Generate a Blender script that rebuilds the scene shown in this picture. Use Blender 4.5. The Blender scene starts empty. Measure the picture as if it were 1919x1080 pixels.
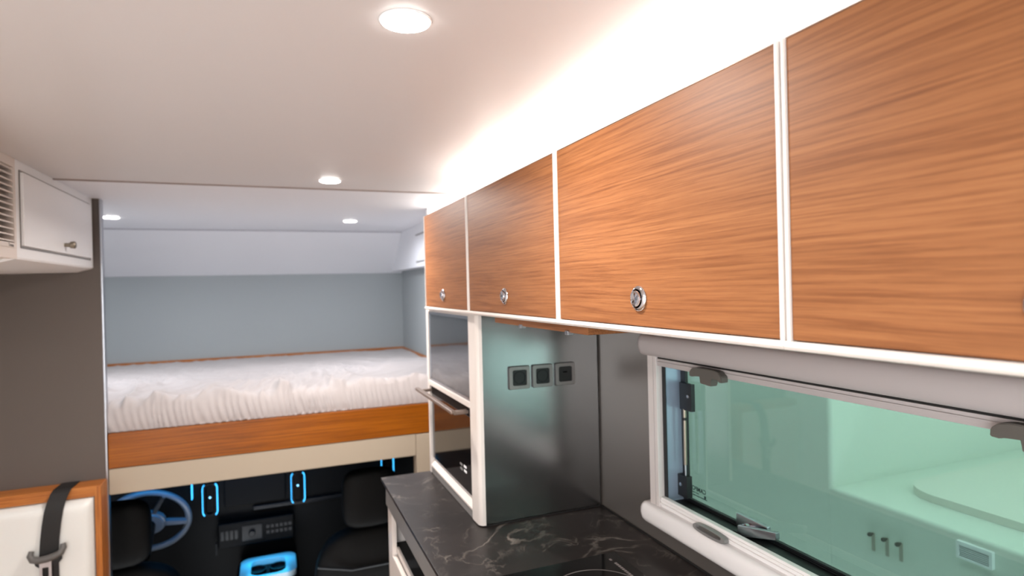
import bpy, bmesh, math, random
from mathutils import Vector, Matrix, noise
random.seed(7)
PI = math.pi
scn = bpy.context.scene
C = scn.collection

# ------------------------------------------------------------------ camera
cam_d = bpy.data.cameras.new('camera')
cam = bpy.data.objects.new('camera', cam_d)
C.objects.link(cam)
cam_d.sensor_fit = 'HORIZONTAL'
cam_d.sensor_width = 36.0
cam_d.lens = 1118.925 / 1919.0 * 36.0
cam_d.clip_start = 0.02
R_ = ((0.92733, -0.373472, -0.024016), (-0.023415, 0.006145, -0.999707), (0.373511, 0.927621, -0.003047))
cam.matrix_world = Matrix(((R_[0][0], -R_[1][0], -R_[2][0], 0.0),
                           (R_[0][1], -R_[1][1], -R_[2][1], 0.0),
                           (R_[0][2], -R_[1][2], -R_[2][2], 1.5),
                           (0, 0, 0, 1)))
cam_d.dof.use_dof = True
cam_d.dof.focus_distance = 0.86
cam_d.dof.aperture_fstop = 4.5
scn.camera = cam

# ------------------------------------------------------------------ world, exposure
w = bpy.data.worlds.new('sky'); scn.world = w; w.use_nodes = True
bg = w.node_tree.nodes['Background']
bg.inputs['Color'].default_value = (0.93, 0.97, 1.0, 1)
bg.inputs['Strength'].default_value = 3.2
scn.view_settings.view_transform = 'Standard'
scn.view_settings.look = 'None'
scn.view_settings.exposure = 0.95
scn.view_settings.gamma = 1.0
scn.view_settings.use_curve_mapping = False

CEIL = 1.86
def area_light(name, loc, direction, shape, sx, sy, power, color, spread=PI):
    d = bpy.data.lights.new(name, 'AREA'); d.shape = shape; d.size = sx; d.size_y = sy
    d.energy = power; d.color = color; d.spread = spread
    o = bpy.data.objects.new(name, d); C.objects.link(o)
    o.location = loc
    o.rotation_euler = Vector(direction).to_track_quat('-Z', 'Y').to_euler()
    return o
WARM = (1.0, 0.92, 0.86); COOL = (0.93, 0.95, 1.0)
DOWN = [((0.175, 0.794), 3.2, WARM), ((0.185, 2.03), 7.0, WARM), ((0.387, 3.19), 2.7, COOL), ((-0.673, 3.214), 2.7, COOL),
        ((-0.62, 0.2), 7, WARM)]  # last entry is an unseen fill lamp added beside the camera
for (x, y), p, c in DOWN:
    area_light('downlight_lamp', (x, y, CEIL - 0.014), (0, 0, -1), 'DISK', 0.055, 0.055, p, c, math.radians(165))
# LED strip on top of the overhead cabinets, shining up at the ceiling
area_light('cove_led_lamp', (0.635, 0.62, 1.752), (0, 0, 1), 'RECTANGLE', 0.02, 2.46, 3.4, (1.0, 0.90, 0.82), math.radians(150))
area_light('cove_led_lamp', (0.74, 2.25, 1.752), (0, 0, 1), 'RECTANGLE', 0.02, 0.62, 1.8, (1.0, 0.90, 0.82))
# blue ambient lighting of the cab
area_light('cab_ambient_lamp', (-0.30, 3.05, 0.70), (0.0, 0.75, -0.6), 'RECTANGLE', 0.9, 0.04, 1.7, (0.03, 0.40, 1.0))
area_light('console_lamp', (-0.05, 3.36, 0.165), (0, -0.3, -1), 'RECTANGLE', 0.2, 0.03, 0.25, (0.03, 0.55, 1.0))

# ------------------------------------------------------------------ mesh helpers
LOC = {}
def link(name, bm, m, parent=None, smooth=35, flat=False):
    me = bpy.data.meshes.new(name)
    bmesh.ops.recalc_face_normals(bm, faces=bm.faces)
    xs = [v.co.copy() for v in bm.verts]
    lo = Vector((min(v.x for v in xs), min(v.y for v in xs), min(v.z for v in xs)))
    hi = Vector((max(v.x for v in xs), max(v.y for v in xs), max(v.z for v in xs)))
    c = (lo + hi) / 2
    if parent is None: c.z = lo.z
    for v in bm.verts: v.co -= c
    bm.to_mesh(me); bm.free()
    if not flat:
        me.shade_smooth(); me.set_sharp_from_angle(angle=math.radians(smooth))
    if m is not None: me.materials.append(m)
    o = bpy.data.objects.new(name, me); C.objects.link(o)
    if not flat and smooth <= 35:
        wn = o.modifiers.new('flat_faces', 'WEIGHTED_NORMAL'); wn.keep_sharp = True; wn.weight = 100
    if parent is not None:
        o.parent = parent; o.location = c - LOC[parent]
    else:
        o.location = c
    LOC[o] = c
    return o
def thing(name, label, cat, loc, group=None):
    o = bpy.data.objects.new(name, None); C.objects.link(o); o.location = loc
    o.empty_display_size = 0.05
    LOC[o] = Vector(loc); o['label'] = label; o['category'] = cat
    if group: o['group'] = group
    return o
def tag(o, label, cat, group=None):
    o['label'] = label; o['category'] = cat
    if group: o['group'] = group
    return o
def struct(name, bm, m, parent=None, **k):
    o = link(name, bm, m, parent, **k)
    if parent is None: o['kind'] = 'structure'
    return o
def copy_tree(o, parent=None, shift=(0, 0, 0)):
    c = o.copy(); C.objects.link(c)
    if parent is not None: c.parent = parent
    else: c.location = Vector(o.location) + Vector(shift)
    LOC[c] = LOC[o] + Vector(shift)
    for ch in list(o.children): copy_tree(ch, c, shift)
    return c
def BM(): return bmesh.new()
def bx(bm, x0, x1, y0, y1, z0, z1, b=0.0, seg=2):
    if x0 > x1: x0, x1 = x1, x0
    if y0 > y1: y0, y1 = y1, y0
    if z0 > z1: z0, z1 = z1, z0
    vs = [bm.verts.new((x, y, z)) for x in (x0, x1) for y in (y0, y1) for z in (z0, z1)]
    F = [(0, 1, 3, 2), (4, 6, 7, 5), (0, 4, 5, 1), (2, 3, 7, 6), (0, 2, 6, 4), (1, 5, 7, 3)]
    fs = [bm.faces.new([vs[i] for i in f]) for f in F]
    if b > 0:
        es = list({e for f in fs for e in f.edges})
        bmesh.ops.bevel(bm, geom=es, offset=b, segments=seg, affect='EDGES', profile=0.5)
    return bm
def box(*a, **k): return bx(BM(), *a, **k)
def map3(ax, u, v, wv):
    return {'x': (wv, u, v), 'y': (u, wv, v), 'z': (u, v, wv)}[ax]
def prism(bm, ax, pts, w0, w1, cap=True):
    a = [bm.verts.new(map3(ax, u, v, w0)) for u, v in pts]
    b = [bm.verts.new(map3(ax, u, v, w1)) for u, v in pts]
    n = len(pts)
    for i in range(n): bm.faces.new((a[i], a[(i + 1) % n], b[(i + 1) % n], b[i]))
    if cap:
        bm.faces.new(a); bm.faces.new(b[::-1])
    return bm
def rrect(u0, u1, v0, v1, r, n=6):
    pts = []
    for cu, cv, a0 in ((u1 - r, v1 - r, 0), (u0 + r, v1 - r, 90), (u0 + r, v0 + r, 180), (u1 - r, v0 + r, 270)):
        for k in range(n + 1):
            a = math.radians(a0 + 90 * k / n)
            pts.append((cu + r * math.cos(a), cv + r * math.sin(a)))
    return pts
def ringprism(bm, ax, outer, inner, w0, w1):
    n = len(outer)
    L = [[bm.verts.new(map3(ax, u, v, wv)) for u, v in pts] for pts, wv in ((outer, w0), (outer, w1), (inner, w1), (inner, w0))]
    for k in range(4):
        A, B = L[k], L[(k + 1) % 4]
        for i in range(n): bm.faces.new((A[i], A[(i + 1) % n], B[(i + 1) % n], B[i]))
    return bm
def lathe(bm, prof, seg, origin, axis='z', cap=True):
    """prof: (radius, height) along axis"""
    rings = []
    for r, h in prof:
        ring = []
        for k in range(seg):
            a = 2 * PI * k / seg
            u, v = r * math.cos(a), r * math.sin(a)
            p = {'z': (u, v, h), 'x': (h, u, v), 'y': (u, h, v)}[axis]
            ring.append(bm.verts.new((origin[0] + p[0], origin[1] + p[1], origin[2] + p[2])))
        rings.append(ring)
    for A, B in zip(rings, rings[1:]):
        for i in range(seg): bm.faces.new((A[i], A[(i + 1) % seg], B[(i + 1) % seg], B[i]))
    if cap:
        bm.faces.new(rings[0]); bm.faces.new(rings[-1][::-1])
    return bm
def tube(bm, pts, r, seg=10, closed=False, radii=None):
    pts = [Vector(p) for p in pts]; n = len(pts); rings = []
    up = None
    for i, p in enumerate(pts):
        if closed: t = (pts[(i + 1) % n] - pts[i - 1]).normalized()
        else: t = (pts[min(i + 1, n - 1)] - pts[max(i - 1, 0)]).normalized()
        if up is None:
            up = Vector((0, 0, 1)) if abs(t.z) < 0.9 else Vector((1, 0, 0))
        s = t.cross(up).normalized(); u2 = s.cross(t).normalized(); up = u2
        rr = radii[i] if radii else r
        rings.append([bm.verts.new(p + rr * (math.cos(2 * PI * k / seg) * s + math.sin(2 * PI * k / seg) * u2)) for k in range(seg)])
    m = n if closed else n - 1
    for i in range(m):
        A, B = rings[i], rings[(i + 1) % n]
        for k in range(seg): bm.faces.new((A[k], A[(k + 1) % seg], B[(k + 1) % seg], B[k]))
    if not closed:
        bm.faces.new(rings[0]); bm.faces.new(rings[-1][::-1])
    return bm

# ------------------------------------------------------------------ materials
def s2l(c):
    return tuple((v / 255 / 12.92 if v / 255 <= 0.04045 else ((v / 255 + 0.055) / 1.055) ** 2.4) for v in c) + (1,)
def mat(name, col, rough=0.5, metal=0.0, spec=0.5, bump=0.0, bscale=200, var=0.0, coat=0.0):
    m = bpy.data.materials.new(name); m.use_nodes = True
    nt = m.node_tree; b = nt.nodes['Principled BSDF']
    col = s2l(col) if max(col) > 1.5 else tuple(col) + (1,)
    b.inputs['Base Color'].default_value = col
    b.inputs['Roughness'].default_value = rough
    b.inputs['Metallic'].default_value = metal
    b.inputs['Specular IOR Level'].default_value = spec
    if coat: b.inputs['Coat Weight'].default_value = coat; b.inputs['Coat Roughness'].default_value = 0.08
    tc = nt.nodes.new('ShaderNodeTexCoord')
    n = nt.nodes.new('ShaderNodeTexNoise'); n.inputs['Scale'].default_value = bscale
    n.inputs['Detail'].default_value = 4
    nt.links.new(tc.outputs['Object'], n.inputs['Vector'])
    if bump:
        bp = nt.nodes.new('ShaderNodeBump'); bp.inputs['Strength'].default_value = bump
        bp.inputs['Distance'].default_value = 0.001
        nt.links.new(n.outputs['Fac'], bp.inputs['Height']); nt.links.new(bp.outputs['Normal'], b.inputs['Normal'])
    if var:
        mr = nt.nodes.new('ShaderNodeMapRange')
        mr.inputs['To Min'].default_value = max(0, rough - var); mr.inputs['To Max'].default_value = rough + var
        nt.links.new(n.outputs['Fac'], mr.inputs['Value']); nt.links.new(mr.outputs['Result'], b.inputs['Roughness'])
    return m
def emit(name, col, strength):
    m = bpy.data.materials.new(name); m.use_nodes = True
    b = m.node_tree.nodes['Principled BSDF']
    b.inputs['Base Color'].default_value = tuple(col) + (1,)
    b.inputs['Emission Color'].default_value = tuple(col) + (1,)
    b.inputs['Emission Strength'].default_value = strength
    return m
def wood(name, axis, cols, rough=0.42, scale=1.0, bump=0.18, line=0.8):
    """fine teak-like veneer with the grain along the axis"""
    m = bpy.data.materials.new(name); m.use_nodes = True
    nt = m.node_tree; N = nt.nodes.new; L = nt.links.new; b = nt.nodes['Principled BSDF']
    tc = N('ShaderNodeTexCoord')
    st = {'x': (0.014, 1, 1), 'y': (1, 0.014, 1), 'z': (1, 1, 0.014)}[axis]
    # gentle waviness of the grain
    nw = N('ShaderNodeTexNoise'); nw.inputs['Scale'].default_value = 3.0 * scale; nw.inputs['Detail'].default_value = 2
    L(tc.outputs['Object'], nw.inputs['Vector'])
    sub = N('ShaderNodeVectorMath'); sub.operation = 'SUBTRACT'; sub.inputs[1].default_value = (0.5, 0.5, 0.5)
    L(nw.outputs['Color'], sub.inputs[0])
    sc = N('ShaderNodeVectorMath'); sc.operation = 'SCALE'; sc.inputs['Scale'].default_value = 0.007
    L(sub.outputs[0], sc.inputs[0])
    ad = N('ShaderNodeVectorMath'); ad.operation = 'ADD'
    L(tc.outputs['Object'], ad.inputs[0]); L(sc.outputs[0], ad.inputs[1])
    mp = N('ShaderNodeMapping'); mp.inputs['Scale'].default_value = st
    L(ad.outputs[0], mp.inputs['Vector'])
    n1 = N('ShaderNodeTexNoise'); n1.inputs['Scale'].default_value = 210 * scale; n1.inputs['Detail'].default_value = 9; n1.inputs['Roughness'].default_value = 0.72
    L(mp.outputs[0], n1.inputs['Vector'])
    r1 = N('ShaderNodeValToRGB'); e = r1.color_ramp.elements
    e[0].position = 0.30; e[0].color = s2l(cols[0]); e[1].position = 0.66; e[1].color = s2l(cols[2])
    k = e.new(0.48); k.color = s2l(cols[1])
    L(n1.outputs['Fac'], r1.inputs['Fac'])
    # thin dark pore lines
    n2 = N('ShaderNodeTexNoise'); n2.inputs['Scale'].default_value = 260 * scale; n2.inputs['Detail'].default_value = 5; n2.inputs['Roughness'].default_value = 0.7
    mp2 = N('ShaderNodeMapping'); mp2.inputs['Scale'].default_value = tuple(1 if v == 1 else 0.02 for v in st)
    L(ad.outputs[0], mp2.inputs['Vector']); L(mp2.outputs[0], n2.inputs['Vector'])
    r2 = N('ShaderNodeValToRGB'); e = r2.color_ramp.elements
    e[0].position = 0.36; e[0].color = (0.60, 0.52, 0.46, 1); e[1].position = 0.56; e[1].color = (1, 1, 1, 1)
    L(n2.outputs['Fac'], r2.inputs['Fac'])
    mx = N('ShaderNodeMix'); mx.data_type = 'RGBA'; mx.blend_type = 'MULTIPLY'; mx.inputs['Factor'].default_value = line
    L(r1.outputs['Color'], mx.inputs['A']); L(r2.outputs['Color'], mx.inputs['B'])
    # broad tone drift
    n3 = N('ShaderNodeTexNoise'); n3.inputs['Scale'].default_value = 16 * scale; n3.inputs['Detail'].default_value = 4
    L(mp.outputs[0], n3.inputs['Vector'])
    r3 = N('ShaderNodeValToRGB'); e = r3.color_ramp.elements
    e[0].position = 0.35; e[0].color = (0.80, 0.75, 0.70, 1); e[1].position = 0.65; e[1].color = (1, 1, 1, 1)
    L(n3.outputs['Fac'], r3.inputs['Fac'])
    mx2 = N('ShaderNodeMix'); mx2.data_type = 'RGBA'; mx2.blend_type = 'MULTIPLY'; mx2.inputs['Factor'].default_value = 0.8
    L(mx.outputs['Result'], mx2.inputs['A']); L(r3.outputs['Color'], mx2.inputs['B'])
    L(mx2.outputs['Result'], b.inputs['Base Color'])
    b.inputs['Roughness'].default_value = rough
    b.inputs['Specular IOR Level'].default_value = 0.30
    bp = N('ShaderNodeBump'); bp.inputs['Strength'].default_value = bump; bp.inputs['Distance'].default_value = 0.0006
    L(n2.outputs['Fac'], bp.inputs['Height']); L(bp.outputs['Normal'], b.inputs['Normal'])
    return m
DC = ((128, 80, 47), (143, 93, 56), (153, 102, 63))
M_door = wood('teak_veneer', 'y', DC, rough=0.46)
M_bed = wood('teak_board', 'x', ((112, 58, 2), (150, 83, 6), (168, 97, 12)), rough=0.3, scale=0.7)
M_fx = wood('teak_frame_across', 'x', ((146, 84, 34), (186, 114, 52), (204, 136, 70)), rough=0.4)
M_fz = wood('teak_frame_upright', 'z', ((146, 84, 34), (184, 112, 50), (204, 136, 70)), rough=0.4)
M_floor = wood('vinyl_plank_floor', 'y', ((150, 120, 94), (176, 146, 118), (196, 168, 140)), rough=0.4, scale=0.5)
M_ceil = mat('satin_ceiling_panel', (222, 219, 219), 0.38, bump=0.03, bscale=60)
M_alc = mat('satin_alcove_panel', (240, 242, 248), 0.42, bump=0.03, bscale=60)
M_white = mat('white_lacquer', (246, 246, 247), 0.35, bump=0.02, bscale=300)
M_trim = mat('white_edge_profile', (214, 206, 200), 0.3, bump=0.02, bscale=300)
M_grille = mat('white_plastic_grille', (232, 222, 214), 0.45, bump=0.02, bscale=300)
M_bedgrey = mat('pale_grey_wall_felt', (162, 169, 172), 0.8, bump=0.25, bscale=900)
M_part = mat('taupe_grey_wall_cloth', (94, 86, 81), 0.75, bump=0.35, bscale=1200)
M_beige = mat('cream_painted_board', (172, 160, 142), 0.55, bump=0.08, bscale=90)
M_steel = mat('brushed_grey_laminate', (152, 152, 152), 0.22, metal=1.0, bump=0.02, bscale=500, var=0.03)
M_wall = mat('satin_grey_wall_laminate', (118, 111, 106), 0.36, metal=0.6, bump=0.10, bscale=900)
M_black = mat('black_rubber', (14, 15, 18), 0.5, bump=0.05)
M_gap = mat('black_joint_sealant', (12, 10, 9), 0.7, bump=0.05)
M_chrome = mat('polished_chrome', (205, 205, 210), 0.07, metal=1.0, bump=0.01, bscale=80)
M_satin = mat('satin_aluminium', (176, 178, 184), 0.28, metal=1.0, bump=0.03, bscale=400)
M_nickel = mat('brushed_nickel', (150, 142, 128), 0.35, metal=0.9, bump=0.05, bscale=500)
M_winw = mat('white_window_plastic', (238, 234, 232), 0.32, bump=0.02, bscale=300)
M_wing = mat('shaded_white_window_plastic', (178, 170, 168), 0.4, bump=0.02, bscale=300)  # same white plastic as the sill, greyed for the shade it sits in
M_rail = mat('warm_white_window_plastic', (206, 198, 194), 0.35, bump=0.02, bscale=300)
M_reveal = mat('glossy_window_reveal', (150, 166, 184), 0.25, metal=0.4)
M_hook = mat('dark_grey_plastic', (88, 84, 78), 0.5, bump=0.1, bscale=400)
M_grip = mat('grey_plastic_grip', (128, 126, 124), 0.4, bump=0.05, bscale=400)
M_blackglass = mat('black_glass', (8, 8, 8), 0.04, spec=0.7, bump=0.0)
M_mirror = mat('grey_mirror_glass', (110, 112, 116), 0.05, metal=0.85, bump=0.0)
M_ovend = mat('brown_tinted_oven_glass', (20, 14, 11), 0.06, spec=0.5)
M_handle = mat('bronze_grey_metal', (134, 118, 108), 0.34, metal=0.7, bump=0.05, bscale=400)
M_sock = mat('grey_metal_socket_frame', (128, 124, 122), 0.32, metal=0.6, bump=0.03, bscale=400)
M_sockin = mat('black_socket_insert', (10, 10, 10), 0.4, bump=0.03)
M_leather = mat('white_leather', (224, 225, 222), 0.5, bump=0.15, bscale=500)
M_belt = mat('black_seatbelt_webbing', (22, 21, 21), 0.6, bump=0.5, bscale=1500)
M_tongue = mat('grey_belt_plastic', (92, 90, 88), 0.4, bump=0.2, bscale=700)
M_cab = mat('black_cab_plastic', (3, 3, 4), 0.5, spec=0.12, bump=0.15, bscale=500)
M_cabsoft = mat('black_seat_fabric', (8, 8, 8), 0.6, spec=0.15, bump=0.3, bscale=900)
M_cabtrim = mat('glossy_black_cab_trim', (12, 14, 18), 0.3, spec=0.25, bump=0.02)
M_wheel = mat('dark_steering_leather', (90, 96, 104), 0.3, bump=0.1, bscale=500)
M_blue = emit('blue_reflection_glow', (0.05, 0.50, 1.0), 1.0)  # emission standing in for blue light caught by shiny edges
M_blue2 = emit('blue_button_light', (0.25, 0.65, 1.0), 1.5)
M_lamp = emit('lamp_diffuser_warm', (1.0, 0.96, 0.92), 12)
M_led = emit('led_strip_diffuser', (1.0, 0.92, 0.84), 8)
M_slot = mat('dark_grille_back', (92, 80, 70), 0.7, bump=0.1)
M_print = mat('grey_glass_print', (120, 112, 110), 0.5)
M_ink = mat('dark_green_glass_print', (8, 40, 38), 0.6)
M_body = mat('white_painted_body', (226, 232, 222), 0.30, bump=0.01)
M_ground = mat('hall_concrete', (150, 152, 146), 0.6, bump=0.3, bscale=20)

def sheet_mat():
    m = mat('white_cotton_sheet', (176, 170, 170), 0.8, bump=0.2, bscale=600)
    b = m.node_tree.nodes['Principled BSDF']; b.inputs['Sheen Weight'].default_value = 0.2
    return m
M_sheet = sheet_mat()
def marble():
    m = bpy.data.materials.new('black_marble_laminate'); m.use_nodes = True
    nt = m.node_tree; N = nt.nodes.new; L = nt.links.new; b = nt.nodes['Principled BSDF']
    tc = N('ShaderNodeTexCoord')
    n0 = N('ShaderNodeTexNoise'); n0.inputs['Scale'].default_value = 3.5; n0.inputs['Detail'].default_value = 5
    L(tc.outputs['Object'], n0.inputs['Vector'])
    r0 = N('ShaderNodeValToRGB'); e = r0.color_ramp.elements
    e[0].position = 0.35; e[0].color = s2l((26, 22, 21)); e[1].position = 0.7; e[1].color = s2l((44, 38, 36))
    L(n0.outputs['Fac'], r0.inputs['Fac'])
    def vein(scale, width, seed, strength):
        mp = N('ShaderNodeMapping'); mp.inputs['Location'].default_value = (seed, seed * 1.7, 0)
        L(tc.outputs['Object'], mp.inputs['Vector'])
        n = N('ShaderNodeTexNoise'); n.inputs['Scale'].default_value = scale; n.inputs['Detail'].default_value = 6; n.inputs['Roughness'].default_value = 0.55; n.inputs['Distortion'].default_value = 0.8
        L(mp.outputs[0], n.inputs['Vector'])
        a = N('ShaderNodeMath'); a.operation = 'SUBTRACT'; a.inputs[1].default_value = 0.5; L(n.outputs['Fac'], a.inputs[0])
        ab = N('ShaderNodeMath'); ab.operation = 'ABSOLUTE'; L(a.outputs[0], ab.inputs[0])
        mr = N('ShaderNodeMapRange'); mr.inputs['From Min'].default_value = 0; mr.inputs['From Max'].default_value = width
        mr.inputs['To Min'].default_value = strength; mr.inputs['To Max'].default_value = 0
        L(ab.outputs[0], mr.inputs['Value'])
        # break veins up
        n2 = N('ShaderNodeTexNoise'); n2.inputs['Scale'].default_value = scale * 1.6; L(mp.outputs[0], n2.inputs['Vector'])
        m2 = N('ShaderNodeMapRange'); m2.inputs['From Min'].default_value = 0.45; m2.inputs['From Max'].default_value = 0.68
        L(n2.outputs['Fac'], m2.inputs['Value'])
        mu = N('ShaderNodeMath'); mu.operation = 'MULTIPLY'; L(mr.outputs[0], mu.inputs[0]); L(m2.outputs[0], mu.inputs[1])
        return mu
    v1 = vein(3.0, 0.014, 3.1, 0.8); v2 = vein(9.0, 0.02, 8.3, 0.35)
    ad = N('ShaderNodeMath'); ad.operation = 'ADD'; ad.use_clamp = True
    L(v1.outputs[0], ad.inputs[0]); L(v2.outputs[0], ad.inputs[1])
    mx = N('ShaderNodeMix'); mx.data_type = 'RGBA'
    L(ad.outputs[0], mx.inputs['Factor']); L(r0.outputs['Color'], mx.inputs['A']); mx.inputs['B'].default_value = s2l((138, 130, 122))
    L(mx.outputs['Result'], b.inputs['Base Color'])
    b.inputs['Roughness'].default_value = 0.36; b.inputs['Specular IOR Level'].default_value = 0.35
    return m
M_marble = marble()
def glass():
    m = bpy.data.materials.new('green_tinted_window_glass'); m.use_nodes = True
    nt = m.node_tree; N = nt.nodes.new; L = nt.links.new
    for n in list(nt.nodes):
        if n.type != 'OUTPUT_MATERIAL': nt.nodes.remove(n)
    out = [n for n in nt.nodes if n.type == 'OUTPUT_MATERIAL'][0]
    t = N('ShaderNodeBsdfTransparent'); t.inputs['Color'].default_value = (0.47, 0.585, 0.555, 1)
    g = N('ShaderNodeBsdfGlossy'); g.inputs['Roughness'].default_value = 0.03
    f = N('ShaderNodeFresnel'); f.inputs['IOR'].default_value = 1.5
    ge = N('ShaderNodeNewGeometry'); iv = N('ShaderNodeMath'); iv.operation = 'SUBTRACT'; iv.inputs[0].default_value = 1.0
    L(ge.outputs['Backfacing'], iv.inputs[1]); mu = N('ShaderNodeMath'); mu.operation = 'MULTIPLY'
    L(f.outputs[0], mu.inputs[0]); L(iv.outputs[0], mu.inputs[1])
    mx = N('ShaderNodeMixShader'); L(mu.outputs[0], mx.inputs[0]); L(t.outputs[0], mx.inputs[1]); L(g.outputs[0], mx.inputs[2])
    L(mx.outputs[0], out.inputs[0])
    return m
M_glass = glass()

# ------------------------------------------------------------------ room shell
XW = 0.817; YP = 2.616; YB = 4.15
# ceilings
bm = BM()       # main ceiling, with an unseen opening added behind the camera for daylight
bx(bm, -1.0, 0.90, -0.35, 2.199, CEIL, CEIL + 0.04, b=0.0012); bx(bm, -1.0, 0.90, -1.6, -1.05, CEIL, CEIL + 0.04)
bx(bm, -1.0, -0.55, -1.05, -0.35, CEIL, CEIL + 0.04); bx(bm, 0.25, 0.90, -1.05, -0.35, CEIL, CEIL + 0.04)
struct('ceiling', bm, M_ceil)
struct('ceiling_panel', box(-1.0, 0.90, 2.2030, 3.76, CEIL, CEIL + 0.04, b=0.0012), M_alc)
bm = BM()
prism(bm, 'x', [(3.765, CEIL), (3.765, CEIL + 0.05), (4.3, CEIL + 0.05), (4.3, 1.612), (4.15, 1.612)], -1.1, 0.90)
struct('ceiling_slope', bm, M_alc)
struct('trim_1', box(-1.0, 0.9, 2.194, 2.208, CEIL - 0.0030, CEIL - 0.0002), mat('taupe_joint_profile', (150, 136, 130), 0.6))
struct('trim_6', box(-1.07, 0.77, 3.752, 3.768, CEIL - 0.0045, CEIL - 0.0002), mat('grey_joint_profile', (176, 176, 184), 0.6))
# floor
struct('floor', box(-1.0, 0.87, -1.6, YP + 0.02, -0.04, 0.0), M_floor)
# right wall with the window opening
WY0, WY1, WZ0, WZ1 = 0.255, 1.125, 1.000, 1.322
bm = BM()
bx(bm, XW, 0.858, WY1, YP + 0.04, 0, CEIL)
bx(bm, XW, 0.858, -1.6, WY0, 0, CEIL)
bx(bm, XW, 0.858, WY0, WY1, 0, WZ0)
bx(bm, XW, 0.858, WY0, WY1, WZ1, CEIL)
struct('wall_right', bm, M_wall, flat=True)
bm = BM()       # left wall with an unseen gap added behind the camera to admit daylight
bx(bm, -1.04, -1.0, -0.30, YP, 0, CEIL); bx(bm, -1.04, -1.0, -1.6, -1.45, 0, CEIL)
struct('wall_left', bm, M_white, flat=True)
bm = BM()       # rear wall with an added, unseen opening that gives frontal daylight fill
bx(bm, -1.04, -0.95, -1.66, -1.6, 0, CEIL); bx(bm, -0.20, 0.9, -1.66, -1.6, 0, CEIL)
bx(bm, -0.95, -0.20, -1.66, -1.6, 0, 0.45); bx(bm, -0.95, -0.20, -1.66, -1.6, 1.75, CEIL)
struct('wall_rear', bm, M_white, flat=True)
# partition wall facing the camera, with a thin metal edge
p = struct('wall_partition', box(-1.0, -0.584, YP, YP + 0.025, 0, CEIL), M_part)
struct('edge_profile', box(-0.5845, -0.578, YP - 0.002, YP + 0.028, 0.0, CEIL - 0.001, b=0.001), M_satin, p)
# alcove shell
struct('wall_back', box(-1.1, 0.88, YB, YB + 0.03, 0.80, 1.66), M_bedgrey)
struct('wall_alcove_right', box(0.845, 0.88, YP + 0.025, YB, 0.80, CEIL), M_bedgrey)
struct('wall_alcove_left', box(-1.12, -1.08, YP + 0.025, YB + 0.02, 0.80, CEIL + 0.03), M_bedgrey)
bm = BM(); bx(bm, 0.655, XW, YP, YP + 0.03, 1.44, CEIL, b=0.001); bx(bm, 0.648, XW, YP, YP + 0.05, 0.0, 1.44)
struct('trim_2', bm, M_white)
# upright post that carries the bed at the right
struct('trim_3', box(0.578, 0.646, YP - 0.004, YP + 0.06, 0.0, 0.853, b=0.003), M_beige)
# wooden reveal strip behind the mattress
struct('trim_4', box(-1.08, 0.845, YB - 0.02, YB - 0.001, 1.06, 1.098, b=0.002), M_fx)
struct('trim_5', box(0.83, 0.844, YP + 0.06, YB - 0.021, 1.06, 1.098, b=0.002), M_fx)

# ------------------------------------------------------------------ downlights
DL = ['large round recessed ceiling downlight nearest the camera', 'round ceiling downlight beside the seam in front of the sleeping alcove',
      'round ceiling downlight in the alcove on the right, above the bed', 'round ceiling downlight in the alcove beside the grey partition']
for i, ((x, y), p_, c_) in enumerate(DOWN):
    t = thing('downlight', DL[i] if i < 4 else 'added fill downlight beside the camera, unseen', 'ceiling light', (x, y, CEIL), 'recessed ceiling downlights')
    link('bezel', lathe(BM(), [(0.031, -0.0004), (0.0355, -0.0004), (0.0355, -0.0012), (0.034, -0.0022), (0.032, -0.0022), (0.031, -0.0012)], 40, (x, y, CEIL), cap=False), M_white, t)
    link('diffuser', lathe(BM(), [(0.0325, -0.0006), (0.0325, -0.0035), (0.028, -0.0055), (0.0005, -0.0065)], 40, (x, y, CEIL)), M_lamp, t)

# ------------------------------------------------------------------ overhead cabinets
XD = 0.455          # door face
def knob(t, y, z):
    k = link('push_latch', lathe(BM(), [(0.0, 0.0), (0.0165, 0.0), (0.0172, -0.0015), (0.0165, -0.0032), (0.0145, -0.0045), (0.0128, -0.0048), (0.0122, -0.0022), (0.0120, 0.0)], 40, (XD, y, z), axis='x', cap=False), M_chrome, t)
    bm = BM()
    lathe(bm, [(0.0108, -0.0004), (0.0112, -0.006), (0.0104, -0.0078), (0.0080, -0.0086), (0.0055, -0.0078), (0.0002, -0.0072)], 36, (XD, y, z), axis='x')
    link('push_button', bm, M_chrome, k)
CABS = [(1.425, 1.862, 1.655, 'leftmost teak overhead cabinet, above the grey-mirrored appliance column', False),
        (0.9235, 1.4165, 1.170, 'square teak overhead cabinet above the three black sockets, second from the far end', False),
        (0.4355, 0.9145, 0.676, 'widest-looking teak overhead cabinet above the window roller, with sharply focused chrome push latch', True),
        (0.030, 0.4265, 0.2195, 'nearest teak overhead cabinet at the right edge of the photo, its latch cut off', True)]
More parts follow.
